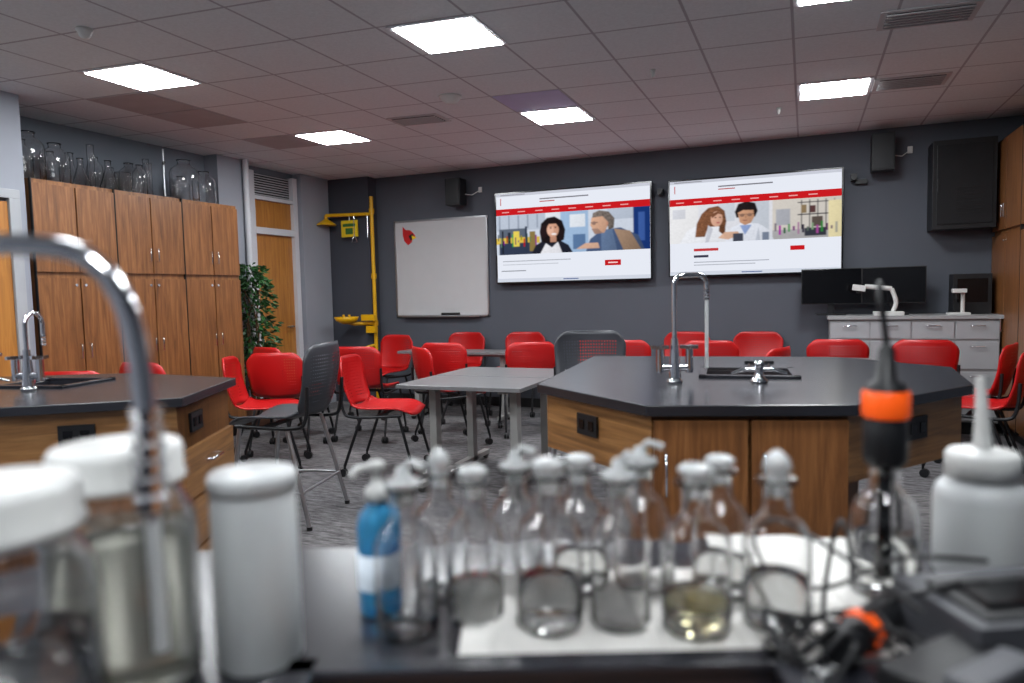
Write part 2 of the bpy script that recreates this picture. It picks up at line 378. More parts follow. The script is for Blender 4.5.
def tv1(pg,rp,el,rc):
    page(rc,.17)
    rp(0,.24,1,.7,(208,216,230)); rp(0,.24,.34,.42,(190,200,216)); rp(.34,.24,.5,.5,(226,232,240))
    for i in range(5): rp(.02+.065*i,.25,.03+.065*i,.4,(150,160,178))
    rp(0,.5,.3,.57,(222,190,80)); rp(.02,.4,.2,.5,(96,106,122)); rp(.02,.56,.26,.7,(52,62,84)); rp(.12,.43,.16,.6,(235,210,90)); rp(.04,.42,.05,.68,(30,34,44)); rp(.2,.38,.215,.68,(50,60,80));rp(.08,.44,.1,.56,(40,46,60)); rp(.23,.44,.27,.66,(140,120,70))
    for i in range(14): rp(.01+.02*i,.46+.09*((i*7)%5)/5,.018+.02*i,.53+.1*((i*3)%4)/4,((60+i*37)%200,(80+i*53)%180,(90+i*29)%160))
    rp(.44,.24,.62,.7,(160,188,220)); rp(.5,.28,.6,.42,(226,232,240)); rp(.52,.5,.6,.66,(90,120,160)); rp(.9,.24,1,.7,(26,54,116)); rp(.74,.24,.9,.36,(184,194,210));rp(.93,.3,.97,.6,(60,92,160))
    pg([(.24,.7),(.27,.6),(.32,.55),(.43,.55),(.49,.61),(.52,.7)],(34,36,48))
    pg([(.31,.56),(.3,.46),(.31,.36),(.35,.3),(.4,.29),(.45,.34),(.47,.44),(.46,.55),(.42,.58),(.35,.58)],(30,24,26),.4,.5); el(.33,.45,.03,.07,(40,28,30));el(.445,.5,.02,.06,(34,26,28)); el(.388,.435,.04,.083,(214,162,136)); el(.372,.44,.022,.05,(232,184,160),sh=.1); el(.395,.483,.017,.012,(245,236,234),sh=.05); rp(.37,.51,.41,.57,(190,140,116))
    el(.374,.415,.006,.006,(80,48,42));el(.405,.413,.006,.006,(80,48,42)); pg([(.365,.4),(.383,.397),(.383,.402),(.365,.405)],(80,50,44)); pg([(.396,.397),(.414,.4),(.414,.404),(.396,.402)],(80,50,44))
    pg([(.345,.36),(.38,.33),(.43,.36),(.43,.42),(.41,.37),(.37,.37)],(30,24,26))
    pg([(.3,.7),(.34,.58),(.38,.63),(.42,.57),(.45,.7)],(232,232,238))
    pg([(.6,.7),(.63,.56),(.7,.47),(.82,.45),(.93,.54),(.97,.7)],(70,88,122),.5); pg([(.78,.46),(.88,.49),(.95,.7),(.84,.7)],(150,124,104),.5); pg([(.7,.48),(.77,.46),(.8,.7),(.7,.7)],(96,116,148),.3)
    pg([(.64,.33),(.69,.3),(.74,.33),(.745,.42),(.72,.5),(.67,.5),(.645,.45),(.632,.41)],(208,164,138),.4); pg([(.645,.33),(.65,.28),(.69,.255),(.75,.275),(.785,.35),(.78,.45),(.745,.47),(.742,.38),(.71,.32)],(116,106,100),.5,.5); rp(.635,.38,.68,.388,(70,60,60)); el(.655,.39,.014,.02,(150,120,108)); pg([(.64,.45),(.68,.45),(.71,.5),(.66,.51)],(160,128,114)); el(.738,.4,.008,.022,(190,140,118))
    pg([(.54,.66),(.6,.6),(.68,.6),(.69,.66)],(214,172,148))
    rc(.04,.76,.5,.77,(176,180,190)); rc(.04,.8,.42,.808,(192,196,206)); rc(.03,.87,.2,.88,(130,134,144)); rc(.72,.79,.82,.85,(200,26,32)); rc(.74,.813,.8,.826,(255,220,220)); rc(0,.96,1,1,(214,220,232))
    rc(.45,.975,.55,.985,(90,110,160))
def tv2(pg,rp,el,rc):
    page(rc,.19)
    rp(0,.26,1,.67,(222,223,230)); rp(0,.26,.18,.67,(236,236,238)); rp(.45,.26,.6,.67,(196,202,212)); rp(.62,.26,1,.67,(208,202,194)); rp(.3,.26,.4,.45,(206,212,222)); rp(.02,.3,.1,.4,(214,216,224))
    for i in range(5): rp(.78+.045*i,.28,.785+.045*i,.62,(54,54,60))
    rp(.76,.3,.98,.31,(50,50,56));rp(.76,.42,.98,.43,(50,50,56));rp(.78,.33,.81,.41,(140,120,90));rp(.83,.34,.86,.41,(90,60,60));rp(.84,.45,.9,.55,(90,80,74)); rp(.64,.36,.72,.52,(170,172,180)); rp(.62,.57,1,.67,(168,166,168)); rp(.8,.56,.92,.64,(54,56,66)); rp(.93,.3,1,.67,(226,214,170))
    for i in range(14): rp(.63+.026*i,.5+.06*((i*7)%5)/5,.642+.026*i,.58+.05*((i*3)%4)/4,((90+i*37)%150+40,(80+i*53)%130+40,(90+i*29)%120+40))
    pg([(.06,.67),(.11,.53),(.2,.46),(.32,.48),(.38,.56),(.4,.67)],(234,236,242)); pg([(.2,.36),(.24,.3),(.3,.285),(.34,.34),(.35,.45),(.34,.55),(.31,.5),(.24,.5),(.22,.6),(.16,.6),(.17,.46)],(124,82,58),.5,.5); pg([(.31,.42),(.345,.52),(.34,.6),(.305,.55)],(104,68,48),.3,.5); el(.292,.42,.036,.08,(216,168,144))
    el(.285,.405,.007,.006,(80,54,46));el(.312,.405,.006,.006,(80,54,46)); el(.3,.46,.011,.007,(180,96,94)); pg([(.255,.37),(.3,.34),(.33,.38),(.3,.365),(.265,.41)],(120,78,56))
    pg([(.24,.48),(.22,.67),(.24,.67),(.27,.52)],(200,202,212)); 
    pg([(.34,.67),(.38,.52),(.45,.47),(.54,.49),(.6,.56),(.63,.67)],(222,226,236)); pg([(.4,.36),(.42,.28),(.47,.255),(.52,.28),(.535,.36),(.52,.42),(.41,.42)],(34,28,30),.4,.4); pg([(.418,.37),(.45,.345),(.51,.35),(.515,.42),(.495,.48),(.46,.5),(.43,.47)],(196,148,118),.4); rp(.42,.386,.512,.391,(60,50,48)); el(.443,.397,.014,.017,(140,108,92));el(.487,.397,.014,.017,(140,108,92)); el(.46,.45,.015,.005,(140,90,80)); rp(.46,.4,.467,.43,(170,124,98))
    pg([(.43,.5),(.5,.5),(.46,.6)],(140,160,204)); pg([(.54,.52),(.52,.67),(.55,.67)],(190,196,208)); pg([(.3,.62),(.34,.56),(.42,.56),(.43,.6),(.36,.64)],(212,172,148)); rp(.39,.58,.45,.67,(66,70,84)); rp(.56,.58,.6,.67,(120,130,150))
    rc(.15,.72,.3,.748,(200,60,64)); rc(.15,.79,.24,.815,(60,60,80)); rc(.15,.86,.6,.868,(160,164,178)); rc(.15,.89,.52,.898,(170,174,186)); rc(.72,.73,.8,.775,(206,26,32)); rc(0,.96,1,1,(214,220,232)); rc(.44,.975,.56,.985,(90,110,160))
screen('television',-3.12,-1.44,1.385,2.335,tv1,.243,.69)
screen('television',-1.245,.30,1.40,2.32,tv2,.263,.66)
for x in (-1.345,.40): 
    b=B();b.box((x,YB-.045,2.24),(.05,.08,.06),'black');b.cyl((x,YB-.08,2.23),(x,YB-.12,2.23),.02,'black');b.cyl((x,YB-.005,2.26),(x,YB-.05,2.26),.012,'black')
    if x>0: b.box((x+.06,YB-.03,2.2),(.1,.05,.04),'black')
    b.obj('ptz_camera')
def speaker(x,z,h=.31,w=.18):
    b=B();b.box((x,YB-.16,z),(w,.17,h),'black');b.box((x,YB-.25,z),(w-.02,.008,h-.02),'blackm');b.box((x+.02,YB-.04,z),(.04,.09,.05),'blackm')
    b.box((x,YB-.007,z),(.09,.012,.1),'blackm');b.tube([(x+.08,YB-.12,z-.02),(x+.16,YB-.08,z-.03),(x+.22,YB-.02,z+.02)],.005,'whitepl',6);b.box((x+.23,YB-.011,z+.03),(.04,.02,.06),'whitepl');b.obj('loudspeaker',bevel=.004)
speaker(-3.58,2.39,.29,.18);speaker(.62,2.42,.32,.18)
b=B();b.box((-3.873,YB-.012,1.573),(1.17,.014,1.1),'board')
for z in (1.022,2.126): b.box((-3.873,YB-.014,z),(1.2,.022,.02),'alu')
for x in (-4.465,-3.281): b.box((x,YB-.014,1.573),(.02,.022,1.12),'alu')
b.box((-3.873,YB-.045,1.015),(1.0,.07,.012),'alu');b.obj('whiteboard')
b=B();b.box((-3.75,YB-.04,1.043),(.22,.04,.03),'black');b.box((-3.75,YB-.04,1.026),(.22,.04,.008),'grayp');b.obj('board_eraser')
b=B()
def flat(pts,m,l,ox,oz,s): b.add([(ox+x*s,YB-.0195-.001*l,oz+z*s) for x,z in pts],[tuple(range(len(pts)))],m)
flat([(0,1),(.25,.75),(.6,.72),(.85,.5),(1,.3),(.8,.2),(.7,-.1),(.4,-.3),(.1,0),(.0,.4)],'red',0,-4.36,1.9,.17)
flat([(.45,.35),(.8,.5),(.85,.2),(.6,.0)],'black',1,-4.36,1.9,.17);flat([(.7,.35),(1.1,.2),(.75,.05)],'sign',2,-4.36,1.9,.17)
b.obj('cardinal_decal',recalc=False)
b=B();px,py=-4.66,YB-.2
b.tube([(px,py,2.42),(px,py,.05)],.022,'yellow',14);b.lathe([(0,0),(.09,0),(.09,.02),(.03,.03),(0,.03)],(px,py,0),'yellow',20)
for z in (2.25,1.5,.95): b.cyl((px,py,z-.03),(px,py,z+.03),.032,'yellow')
b.tube([(px,py,2.22),(-5.2,py-.14,2.22)],.02,'yellow',12);b.tube([(-5.2,py-.14,2.22),(-5.2,py-.14,2.17)],.02,'yellow',12)
b.lathe([(.02,0),(.05,-.02),(.11,-.06),(.12,-.075),(.11,-.075),(.0,-.04)],(-5.2,py-.14,2.18),'yellow',24)
b.cyl((px-.05,py-.02,2.22),(px-.05,py-.02,1.95),.006,'chrome');b.tube([(-4.86,py-.07,2.2),(-4.86,py-.07,1.98),(-4.9,py-.07,1.9),(-4.82,py-.07,1.9),(-4.86,py-.07,1.98)],.006,'chrome',6)
b.tube([(px,py,.95),(px-.2,py-.14,.95),(px-.25,py-.2,.97)],.022,'yellow',10)
b.lathe([(0,0),(.05,.005),(.12,.04),(.14,.085),(.13,.085),(.11,.045),(0,.015)],(px-.22,py-.26,.95),'yellow',24)
b.box((px-.02,py-.1,1.02),(.18,.06,.07),'yellow');b.box((px-.02,py-.05,.88),(.12,.06,.08),'yellow')
for dx in (-.04,.04): b.cyl((px-.22+dx,py-.26,.97),(px-.22+dx,py-.26,1.06),.014,'yellow')
b.tube([(px,py,.7),(px-.12,py-.05,.66),(px-.22,py-.1,.66)],.018,'yellow',10)
b.obj('emergency_shower_eyewash')
b=B();b.box((-4.93,YB-.26,2.06),(.22,.02,.19),'sign');b.box((-4.93,YB-.272,2.1),(.17,.004,.035),'signt');b.box((-4.93,YB-.272,2.03),(.1,.004,.07),'signt');b.cyl((-4.93,YB-.26,2.15),(-4.93,YB-.26,2.2),.006,'alu',n=8);b.obj('eyewash_sign')
b=B();b.box((1.22,YB-.145,2.09),(.46,.28,.74),'black');b.box((1.22,YB-.29,2.09),(.4,.012,.66),'blackm');b.box((1.03,YB-.3,2.09),(.012,.01,.1),'blackm');
for i in range(8): b.box((1.26,YB-.298,1.85+i*.03),(.2,.004,.01),'black')
b.obj('network_cabinet',bevel=.004)
b=B();b.box((.95,YB-.008,1.3),(.07,.012,.11),'whitepl');b.box((.95,YB-.015,1.32),(.03,.004,.03),'grayp');b.box((.95,YB-.015,1.28),(.03,.004,.03),'grayp');b.obj('electrical_outlet')
# ---------------------------------------------------------------- cabinets
def bar_pull(b,p,d=(0,0,1),l=.1,out=(1,0,0)):
    p=Vector(p);d=Vector(d);o=Vector(out)*.025
    b.tube([p-d*l/2,p-d*l/2+o,p+d*l/2+o,p+d*l/2],.005,'chrome',8)
def tall(name,xf,xb,y0,y1,ztop,zdiv,n,sg,zb=.1):
    b=B();cx=(xf+xb)/2;w=abs(xf-xb)
    b.box((cx,(y0+y1)/2,(ztop+zb)/2),(w,y1-y0,ztop-zb),'oak');b.box((cx-sg*.03,(y0+y1)/2,zb/2),(w-.06,y1-y0-.02,zb),'black')
    W=(y1-y0)/n
    for i in range(n):
        b.box((xf+sg*.0115,y0+i*W,(ztop+zb)/2),(.023,.006,ztop-zb),'black')
        for j in range(2):
            a=y0+i*W+j*W/2+.006;c=a+W/2-.012
            b.box((xf+sg*.011,(a+c)/2,(zdiv+.012+ztop-.03)/2),(.02,c-a,ztop-.03-zdiv-.012),'oak')
            b.box((xf+sg*.011,(a+c)/2,(zdiv-.03+zb+.03)/2),(.02,c-a,zdiv-.03-zb-.03),'oak')
            hy=c-.03 if j==0 else a+.03
            bar_pull(b,(xf+sg*.021,hy,zdiv+.16),out=(sg,0,0));bar_pull(b,(xf+sg*.021,hy,.92),out=(sg,0,0))
            b.cyl((xf+sg*.02,hy,zdiv-.08),(xf+sg*.028,hy,zdiv-.08),.01,'chrome',n=12)
    return b.obj(name,bevel=.0025)
tall('storage_cabinet',-4.85,-5.37,3.226,5.11,2.12,1.475,3,1)
tall('storage_cabinet',1.50,2.09,4.6,7.24,2.44,1.68,3,-1)
# ---------------------------------------------------------------- glassware on top
def vessel(name,prof,x,y,z,t=.004,liq=None,extra=None,n=28,gm='glass'):
    b=B();inn=[(max(r-t,.0),zz) for r,zz in prof[1:]][::-1]
    inn=[(r,max(zz,t)) for r,zz in inn]
    b.lathe(prof+inn+[(0,t)],(0,0,0),gm,n)
    if liq:
        lv,lm=liq
        pr=[(0,t+.0006)]
        for r,zz in prof[1:]:
            if zz<lv: pr.append((max(r-t-.0006,.001),max(zz,t+.0006)))
            else: last=r;break
        pr.append((max(last-t-.0006,.001),lv));pr.append((0,lv));b.lathe(pr,(0,0,0),lm,n)
    if extra:extra(b)
    return b.obj(name,(x,y,z))
def jar(r,h): return [(0,0),(r*.9,0),(r,.012),(r,h*.68),(r*.9,h*.78),(r*.5,h*.88),(r*.42,h*.9),(r*.42,h*.97),(r*.5,h)]
def erl(r,h): return [(0,0),(r*.95,0),(r,.012),(r*.97,h*.06),(r*.3,h*.72),(r*.28,h*.95),(r*.36,h)]
def cylp(r,h): return [(0,0),(r*1.5,0),(r*1.5,.01),(r,.02),(r,h*.98),(r*1.1,h)]
def beak(r,h): return [(0,0),(r*.93,0),(r,.01),(r,h*.97),(r*1.06,h)]
zt=2.121
gl=[('glass_jug',jar(.1,.34),3.34),('glass_jug',jar(.095,.3),3.55),('erlenmeyer_flask',erl(.07,.22),3.72),('graduated_cylinder',cylp(.025,.34),3.83),('erlenmeyer_flask',erl(.075,.24),3.95),('glass_beaker',beak(.06,.17),4.1),('glass_bottle',jar(.055,.25),4.23),('graduated_cylinder',cylp(.03,.28),4.34),('carboy',jar(.12,.36),4.68),('glass_jug',jar(.1,.3),4.93)]
for i,(n_,p_,y_) in enumerate(gl): vessel(n_,p_,-5.0-.03*(i%2),y_,zt,.004)
for i,(n_,p_,y_) in enumerate([('glass_jug',jar(.08,.33),3.44),('glass_bottle',jar(.06,.28),3.66),('erlenmeyer_flask',erl(.07,.3),3.82),('glass_bottle',jar(.06,.3),4.02),('glass_bottle',jar(.05,.24),4.16),('glass_jug',jar(.08,.3),4.33),('graduated_cylinder',cylp(.025,.36),4.5),('glass_jug',jar(.08,.26),4.86)]): vessel(n_,p_,-5.24,y_,zt,.004)
b=B();b.box((-5.0,4.47,zt+.01),(.12,.08,.02),'black');b.cyl((-5.0,4.47,zt),(-5.0,4.47,zt+.42),.007,'alu');b.cyl((-5.0,4.47,zt+.3),(-4.95,4.43,zt+.3),.012,'black');b.obj('ring_stand')
b=B();b.box((1.75,6.6,2.531),(.3,.35,.18),'yellow');b.box((1.75,6.6,2.635),(.32,.37,.03),'yellow');b.obj('yellow_case',bevel=.01)
# ---------------------------------------------------------------- plant
b=B();b.lathe([(0,0),(.12,0),(.15,.02),(.17,.26),(.155,.26),(.14,.22),(0,.22)],(0,0,0),'pot',24)
for k in range(4):
    a=k*1.6;b.tube([(.03*math.cos(a),.03*math.sin(a),.2),(.05*math.cos(a+.8),.05*math.sin(a+.8),.6),(.06*math.cos(a+1.7),.06*math.sin(a+1.7),1.0),(.1*math.cos(a),.1*math.sin(a),1.35)],(.013,.006),'bark',7,spline=True)
for k in range(1300):
    a=random.uniform(0,6.283);z=random.uniform(.42,1.6);R=.25*math.sin(math.pi*min(1,max(.08,(z-.3)/1.38)))**.6;r=R*math.sqrt(random.random())
    if r>.2 and random.random()<.3: continue
    p=Vector((r*math.cos(a),r*math.sin(a)*.85,z));d=Vector((math.cos(a)+random.uniform(-.6,.6),math.sin(a)+random.uniform(-.6,.6),random.uniform(-.9,.3))).normalized();w=d.orthogonal().normalized();w.rotate(Matrix.Rotation(random.uniform(0,3),3,d))
    l=random.uniform(.05,.085);q=l*.25;nrm=d.cross(w)*.006
    b.add([p,p+d*l*.4+w*q+nrm,p+d*l,p+d*l*.4-w*q+nrm,p+d*l*.45-nrm],[(0,1,4),(1,2,4),(2,3,4),(3,0,4)],'leaf1' if k%3 else 'leaf2',False)
b.obj('potted_ficus',(-5.0,5.42,0),recalc=False)
# ---------------------------------------------------------------- chairs
def chair_mesh(red=True):
    b=B();sh='redsh' if red else 'graysh';sd='redp' if red else 'grayc'
    sz=.45 if red else .585; 
    def seat(u,v):
        x=(u-.5)*.46*(1-.06*abs(v-.5)*2);y=-.2+v*.43
        z=sz+.025*(2*u-1)**2-.045*max(0,(v-.7)/.3)**2+.03*max(0,(.2-v)/.2)**2
        return (x*(1-.12*max(0,(v-.75)/.25)**2),y,z)
    b.surf(seat,14,12,-.012,sd)
    bh=.36 if red else .4; z0=sz+.03
    def back(u,v):
        w=.47*(1-.1*(1-v))*(1-.16*max(0,(v-.8)/.2)**2)*(1-.25*max(0,(.15-v)/.15)**2)
        x=(u-.5)*w;y=-.245-.07*v+.055*(2*u-1)**2-.02*math.sin(math.pi*v); zc=-.03*(max(0,abs(2*u-1)-.7)/.3)**2*v
        return (x,y,z0+bh*v+zc)
    b.surf(back,16,14,.012,sh)
    fm='blackm'
    for sx in (-1,1):
        x=sx*.225
        b.tube([(x,.17,sz-.02),(x,-.17,sz-.03),(x,-.25,sz+.02),(x,-.268,sz+.2)],.011,fm,8,spline=True)
        if red:
            for yy,yf in ((.15,.24),(-.12,-.25)):
                b.tube([(x,yy,sz-.025),(sx*.235,yf,.075)],.011,fm,8)
                b.cyl((sx*.235,yf,.08),(sx*.235,yf,.05),.008,fm,n=8)
                for dx in(-.012,.012): b.cyl((sx*.235+dx-.008,yf-.01,.028),(sx*.235+dx+.008,yf-.01,.028),.028,'black',n=14)
        else:
            for yy,yf in ((.15,.22),(-.13,-.26)):
                b.tube([(x*.95,yy,sz-.025),(sx*.25,yf,.012)],.012,'alu',10);b.cyl((sx*.25,yf,0),(sx*.25,yf,.02),.016,'black',n=12)
            b.tube([(sx*.243,.195,.2),(sx*.243,-.22,.2)],.008,'alu',8)
    if not red:
        b.tube([(-.243,.195,.2),(.243,.195,.2)],.009,'alu',8);b.tube([(-.243,-.22,.2),(.243,-.22,.2)],.008,'alu',8)
    b.box((0,.0,sz-.028),(.42,.03,.02),fm)
    return b
RC=chair_mesh(True);GC=chair_mesh(False)
def put(bb,name,x,y,deg,sc=1):
    key=name
    if key in put.c:
        o=bpy.data.objects.new(name,put.c[key]);COL.objects.link(o)
    else:
        o=bb.obj(name);put.c[key]=o.data
    o.location=(x,y,0);o.rotation_euler=(0,0,math.radians(deg));o.scale=(sc,sc,sc);return o
put.c={}
for x,y,d in [(-3.7,4.15,-60),(-4.35,5.2,-15),(-3.98,4.68,20),(-3.62,5.35,10),(-4.15,6.35,170),(-2.82,4.38,-75),(-2.78,5.32,-40),(-3.02,5.85,5),(-3.5,6.82,178),(-2.8,6.87,182),(-2.33,5.95,30),(-2.0,6.85,175),(-1.45,6.3,0),(-1.1,6.92,178),(-.75,6.28,5),(-.42,6.93,180),(-.42,5.45,70),(.24,6.48,0),(.86,6.46,-3),(1.06,5.93,68),(1.02,5.4,72),(-4.4,3.3,20),(-4.36,3.87,0)]:
    put(RC,'red_task_chair',x,y,d)
put(GC,'lab_stool',-2.80,3.25,102);put(GC,'lab_stool',-1.2,4.12,197)
# ---------------------------------------------------------------- tables
def table(x0,x1,y0,y1,z=.7):
    b=B();b.box(((x0+x1)/2,(y0+y1)/2,z-.013),(x1-x0,y1-y0,.026),'table');b.box(((x0+x1)/2,(y0+y1)/2,z-.04),(x1-x0-.3,.05,.03),'tleg')
    for x in (x0+.14,x1-.14):
        b.box((x,(y0+y1)/2,z/2),(.05,.07,z-.05),'tleg');b.box((x,(y0+y1)/2,.05),(.05,y1-y0-.04,.035),'tleg')
        for y in (y0+.05,y1-.05): b.cyl((x-.012,y,.03),(x+.012,y,.03),.03,'black',n=14)
        b.box((x,(y0+y1)/2,z-.035),(.06,y1-y0-.1,.02),'tleg')
    b.obj('folding_table',bevel=.003)
table(-2.42,-1.56,3.86,4.38);table(-2.42,-1.56,4.4,4.95);table(-3.85,-2.6,6.2,6.52);table(-.2,.62,5.8,6.12)
# ---------------------------------------------------------------- lab stations
def inset(poly,d):
    n=len(poly);out=[];area=sum(poly[i][0]*poly[(i+1)%n][1]-poly[(i+1)%n][0]*poly[i][1] for i in range(n));sg=1 if area>0 else -1
    for i in range(n):
        p0=Vector(poly[i-1]);p=Vector(poly[i]);p1=Vector(poly[(i+1)%n])
        a=(p-p0).normalized();c=(p1-p).normalized();na=Vector((-a.y,a.x))*sg;nc=Vector((-c.y,c.x))*sg
        k=(na+nc).normalized();k=k*(d/max(.3,k.dot(na)));out.append((p.x+k.x,p.y+k.y))
    return out
def cut(o,c,d,rz):
    me=bpy.data.meshes.new('c');bm=bmesh.new();bmesh.ops.create_cube(bm,size=1);bmesh.ops.scale(bm,vec=d,verts=bm.verts);bm.to_mesh(me);bm.free()
    k=bpy.data.objects.new('c',me);COL.objects.link(k);k.location=c;k.rotation_euler=(0,0,rz)
    m=o.modifiers.new('b','BOOLEAN');m.object=k;m.operation='DIFFERENCE';m.solver='EXACT'
    bpy.context.view_layer.update();dg=bpy.context.evaluated_depsgraph_get();nm=bpy.data.meshes.new_from_object(o.evaluated_get(dg));o.modifiers.clear();o.data=nm;bpy.data.objects.remove(k)
def sink(name,c,w,d,rz,parent):
    b=B();t=.012;z0=-.16
    for sx in(-1,1): b.box((sx*(w/2-t/2),0,z0/2),(t,d,-z0),'epoxy')
    for sy in(-1,1): b.box((0,sy*(d/2-t/2),z0/2),(w,t,-z0),'epoxy')
    b.box((0,0,z0),(w,d,t),'epoxy')
    for sx in(-1,1): b.box((sx*(w/2),0,.006),(.03,d+.03,.012),'epoxy')
    for sy in(-1,1): b.box((0,sy*(d/2),.006),(w+.03,.03,.012),'epoxy')
    b.cyl((0,0,z0),(0,0,z0+.01),.03,'chrome')
    o=b.obj(name,(c[0],c[1],.91),rz,.003);o.parent=parent;return o
def station(name,poly,doorf,outlets,sinkp=None,drawers=False):
    b=B();b.prism(poly,.875,.91,'epoxy');top=b.obj(name,bevel=.003)
    if sinkp: cut(top,(sinkp[0],sinkp[1],.9),(sinkp[2],sinkp[3],.2),sinkp[4])
    b=B();ap=inset(poly,.035)
    n=len(poly);ctr=Vector((sum(p[0] for p in poly)/n,sum(p[1] for p in poly)/n))
    inn=inset(poly,.06)
    for i in range(n):
        a,c=ap[i],ap[(i+1)%n];d,e=inn[(i+1)%n],inn[i];b.prism([a,c,d,e],.66,.875,'oakh')
    for fi in doorf:
        p0=Vector(ap[fi]);p1=Vector(ap[(fi+1)%n]);t=(p1-p0).normalized();nn=Vector((t.y,-t.x))
        if (ctr-p0).dot(nn)>0: nn=-nn
        q0=p0-nn*.5;q1=p1-nn*.5; pp=[tuple(p0),tuple(p1),tuple(q1),tuple(q0)];b.prism(pp,.1,.872,'oak')
        k=[tuple(p0-nn*.05+t*.01),tuple(p1-nn*.05-t*.01),tuple(q1),tuple(q0)];b.prism(k,0,.1,'black')
        L=(p1-p0).length;ang=math.atan2(t.y,t.x)
        if drawers:
            m=(p0+p1)/2+nn*.01
            for z0,z1 in ((.5,.7),(.3,.495),(.11,.295)):
                b.box((m.x,m.y,(z0+z1)/2),(L-.02,.02,z1-z0-.008),'oakh',rz=ang);h=m+nn*.01;bar_pull(b,(h.x,h.y,z0+.12),d=(t.x,t.y,0),l=.12,out=(nn.x,nn.y,0))
        else:
            for j in range(2):
                m=p0+t*(L*(.25+.5*j))+nn*.01;b.box((m.x,m.y,.485),(L/2-.012,.02,.75),'oak',rz=ang)
                h=p0+t*(L*(.07 if j==0 else .57))+nn*.02;bar_pull(b,(h.x,h.y,.69),l=.13,out=(nn.x,nn.y,0))
    cp=inset(poly,.36);b.prism(cp,0,.87,'oak')
    for fi,fr in outlets:
        p0=Vector(ap[fi]);p1=Vector(ap[(fi+1)%n]);t=(p1-p0).normalized();nn=Vector((t.y,-t.x))
        if (ctr-p0).dot(nn)>0: nn=-nn
        m=p0+t*((p1-p0).length*fr)+nn*.004;ang=math.atan2(t.y,t.x);b.box((m.x,m.y,.79),(.12,.014,.075),'black',rz=ang)
        for s_ in(-1,1):
            q=m+t*.028*s_+nn*.008;b.box((q.x,q.y,.79),(.03,.004,.035),'blackg',rz=ang)
    o=b.obj('cabinet_body');o.parent=top
    if sinkp: sink('sink_basin',sinkp[:2],sinkp[2]-.004,sinkp[3]-.004,sinkp[4],top)
    return top
PC=[(-.455,2.17),(.145,2.34),(.55,2.9),(.58,3.5),(.15,3.9),(-1.08,3.78),(-.97,2.58)]
station('octagonal_lab_bench',PC,[0],[(6,.45),(1,.55)],(-.22,3.08,.36,.3,.1))
PL=[(-2.13,1.93),(-2.41,2.49),(-3.1,2.55),(-3.75,2.25),(-3.85,1.6),(-3.5,1.15),(-2.95,1.32)]
station('octagonal_lab_bench',PL,[0],[(0,.3),(6,.66)],(-3.1,2.12,.34,.28,.2),True)
PN=[(-1.15,.5),(-.78,.76),(.28,1.16),(.8,1.05),(1.0,.5),(.8,-.3),(.2,-.75),(-.8,-.45),(-1.2,.0)]
station('octagonal_lab_bench',PN,[],[],(-.172,.47,.46,.3,.394))
# faucets
def gooseneck(name,x,y,z,H,reach,ang,r=.011,drop=.12,hose=.0,extra=None,R=None,hm='milky'):
    b=B();dx,dy=math.cos(ang),math.sin(ang);R=R or reach/2
    b.lathe([(0,0),(.03,0),(.03,.012),(.02,.02),(.017,.06),(0,.06)],(0,0,0),'chrome',20)
    pts=[(0,0,.05),(0,0,H-R)]
    for k in range(1,9):
        a=math.pi/2*k/8;pts.append((dx*R*(1-math.cos(a)),dy*R*(1-math.cos(a)),H-R+R*math.sin(a)))
    for k in range(0,9):
        a=math.pi/2*k/8;u=reach-R+R*math.sin(a)
        if k==0 and reach-2*R<.004: continue
        pts.append((dx*u,dy*u,H-R+R*math.cos(a)))
    pts.append((dx*reach,dy*reach,H-R-drop));b.tube(pts,r,'chrome',14)
    e=pts[-1];zz=e[2]
    for k in range(4): b.cyl((e[0],e[1],zz+.004-.012*k),(e[0],e[1],zz-.004-.012*k),r*1.25,'chrome',r1=r*1.0,n=14)
    if hose: b.tube([(e[0],e[1],zz-.03),(e[0],e[1],zz-.03-hose)],r*.7,hm,10)
    if extra:extra(b)
    return b.obj(name,(x,y,z))
def valves(b):
    for a in (.3,math.pi+.3):
        dx,dy=math.cos(a),math.sin(a)
        b.cyl((0,0,.06),(dx*.06,dy*.06,.06),.014,'chrome');b.cyl((dx*.055,dy*.055,.04),(dx*.055,dy*.055,.13),.015,'chrome');
        b.box((dx*.055,dy*.055,.138),(.07,.014,.014),'chrome');b.box((dx*.055,dy*.055,.138),(.014,.07,.014),'chrome')
    b.cyl((0,0,.02),(0,0,.17),.024,'chrome',r1=.014)
gooseneck('lab_faucet',-.46,2.72,.911,.41,.125,.45,.010,.02,.27,valves,R=.035)
gooseneck('lab_faucet',-2.97,1.92,.911,.32,.1,1.9,.009,.05,0,valves)
def turret(x,y,ang=0):
    b=B();b.lathe([(0,0),(.032,0),(.032,.01),(.018,.02),(.016,.06),(.022,.065),(.022,.08),(0,.085)],(0,0,0),'chrome',20)
    for s_ in(-1,1):
        dx,dy=math.cos(ang)*s_,math.sin(ang)*s_
        b.cyl((0,0,.05),(dx*.05,dy*.05,.05),.009,'chrome');b.tube([(dx*.05,dy*.05,.05),(dx*.1,dy*.1,.035)],(.008,.004),'chrome',10);b.box((dx*.035,dy*.035,.075),(.035,.01,.014),'black',rz=ang)
        b.cyl((dx*.035,dy*.035,.05),(dx*.035,dy*.035,.072),.006,'chrome')
    b.obj('gas_turret',(x,y,.911))
turret(-.16,2.8,.2);turret(-3.2,1.88,.6);
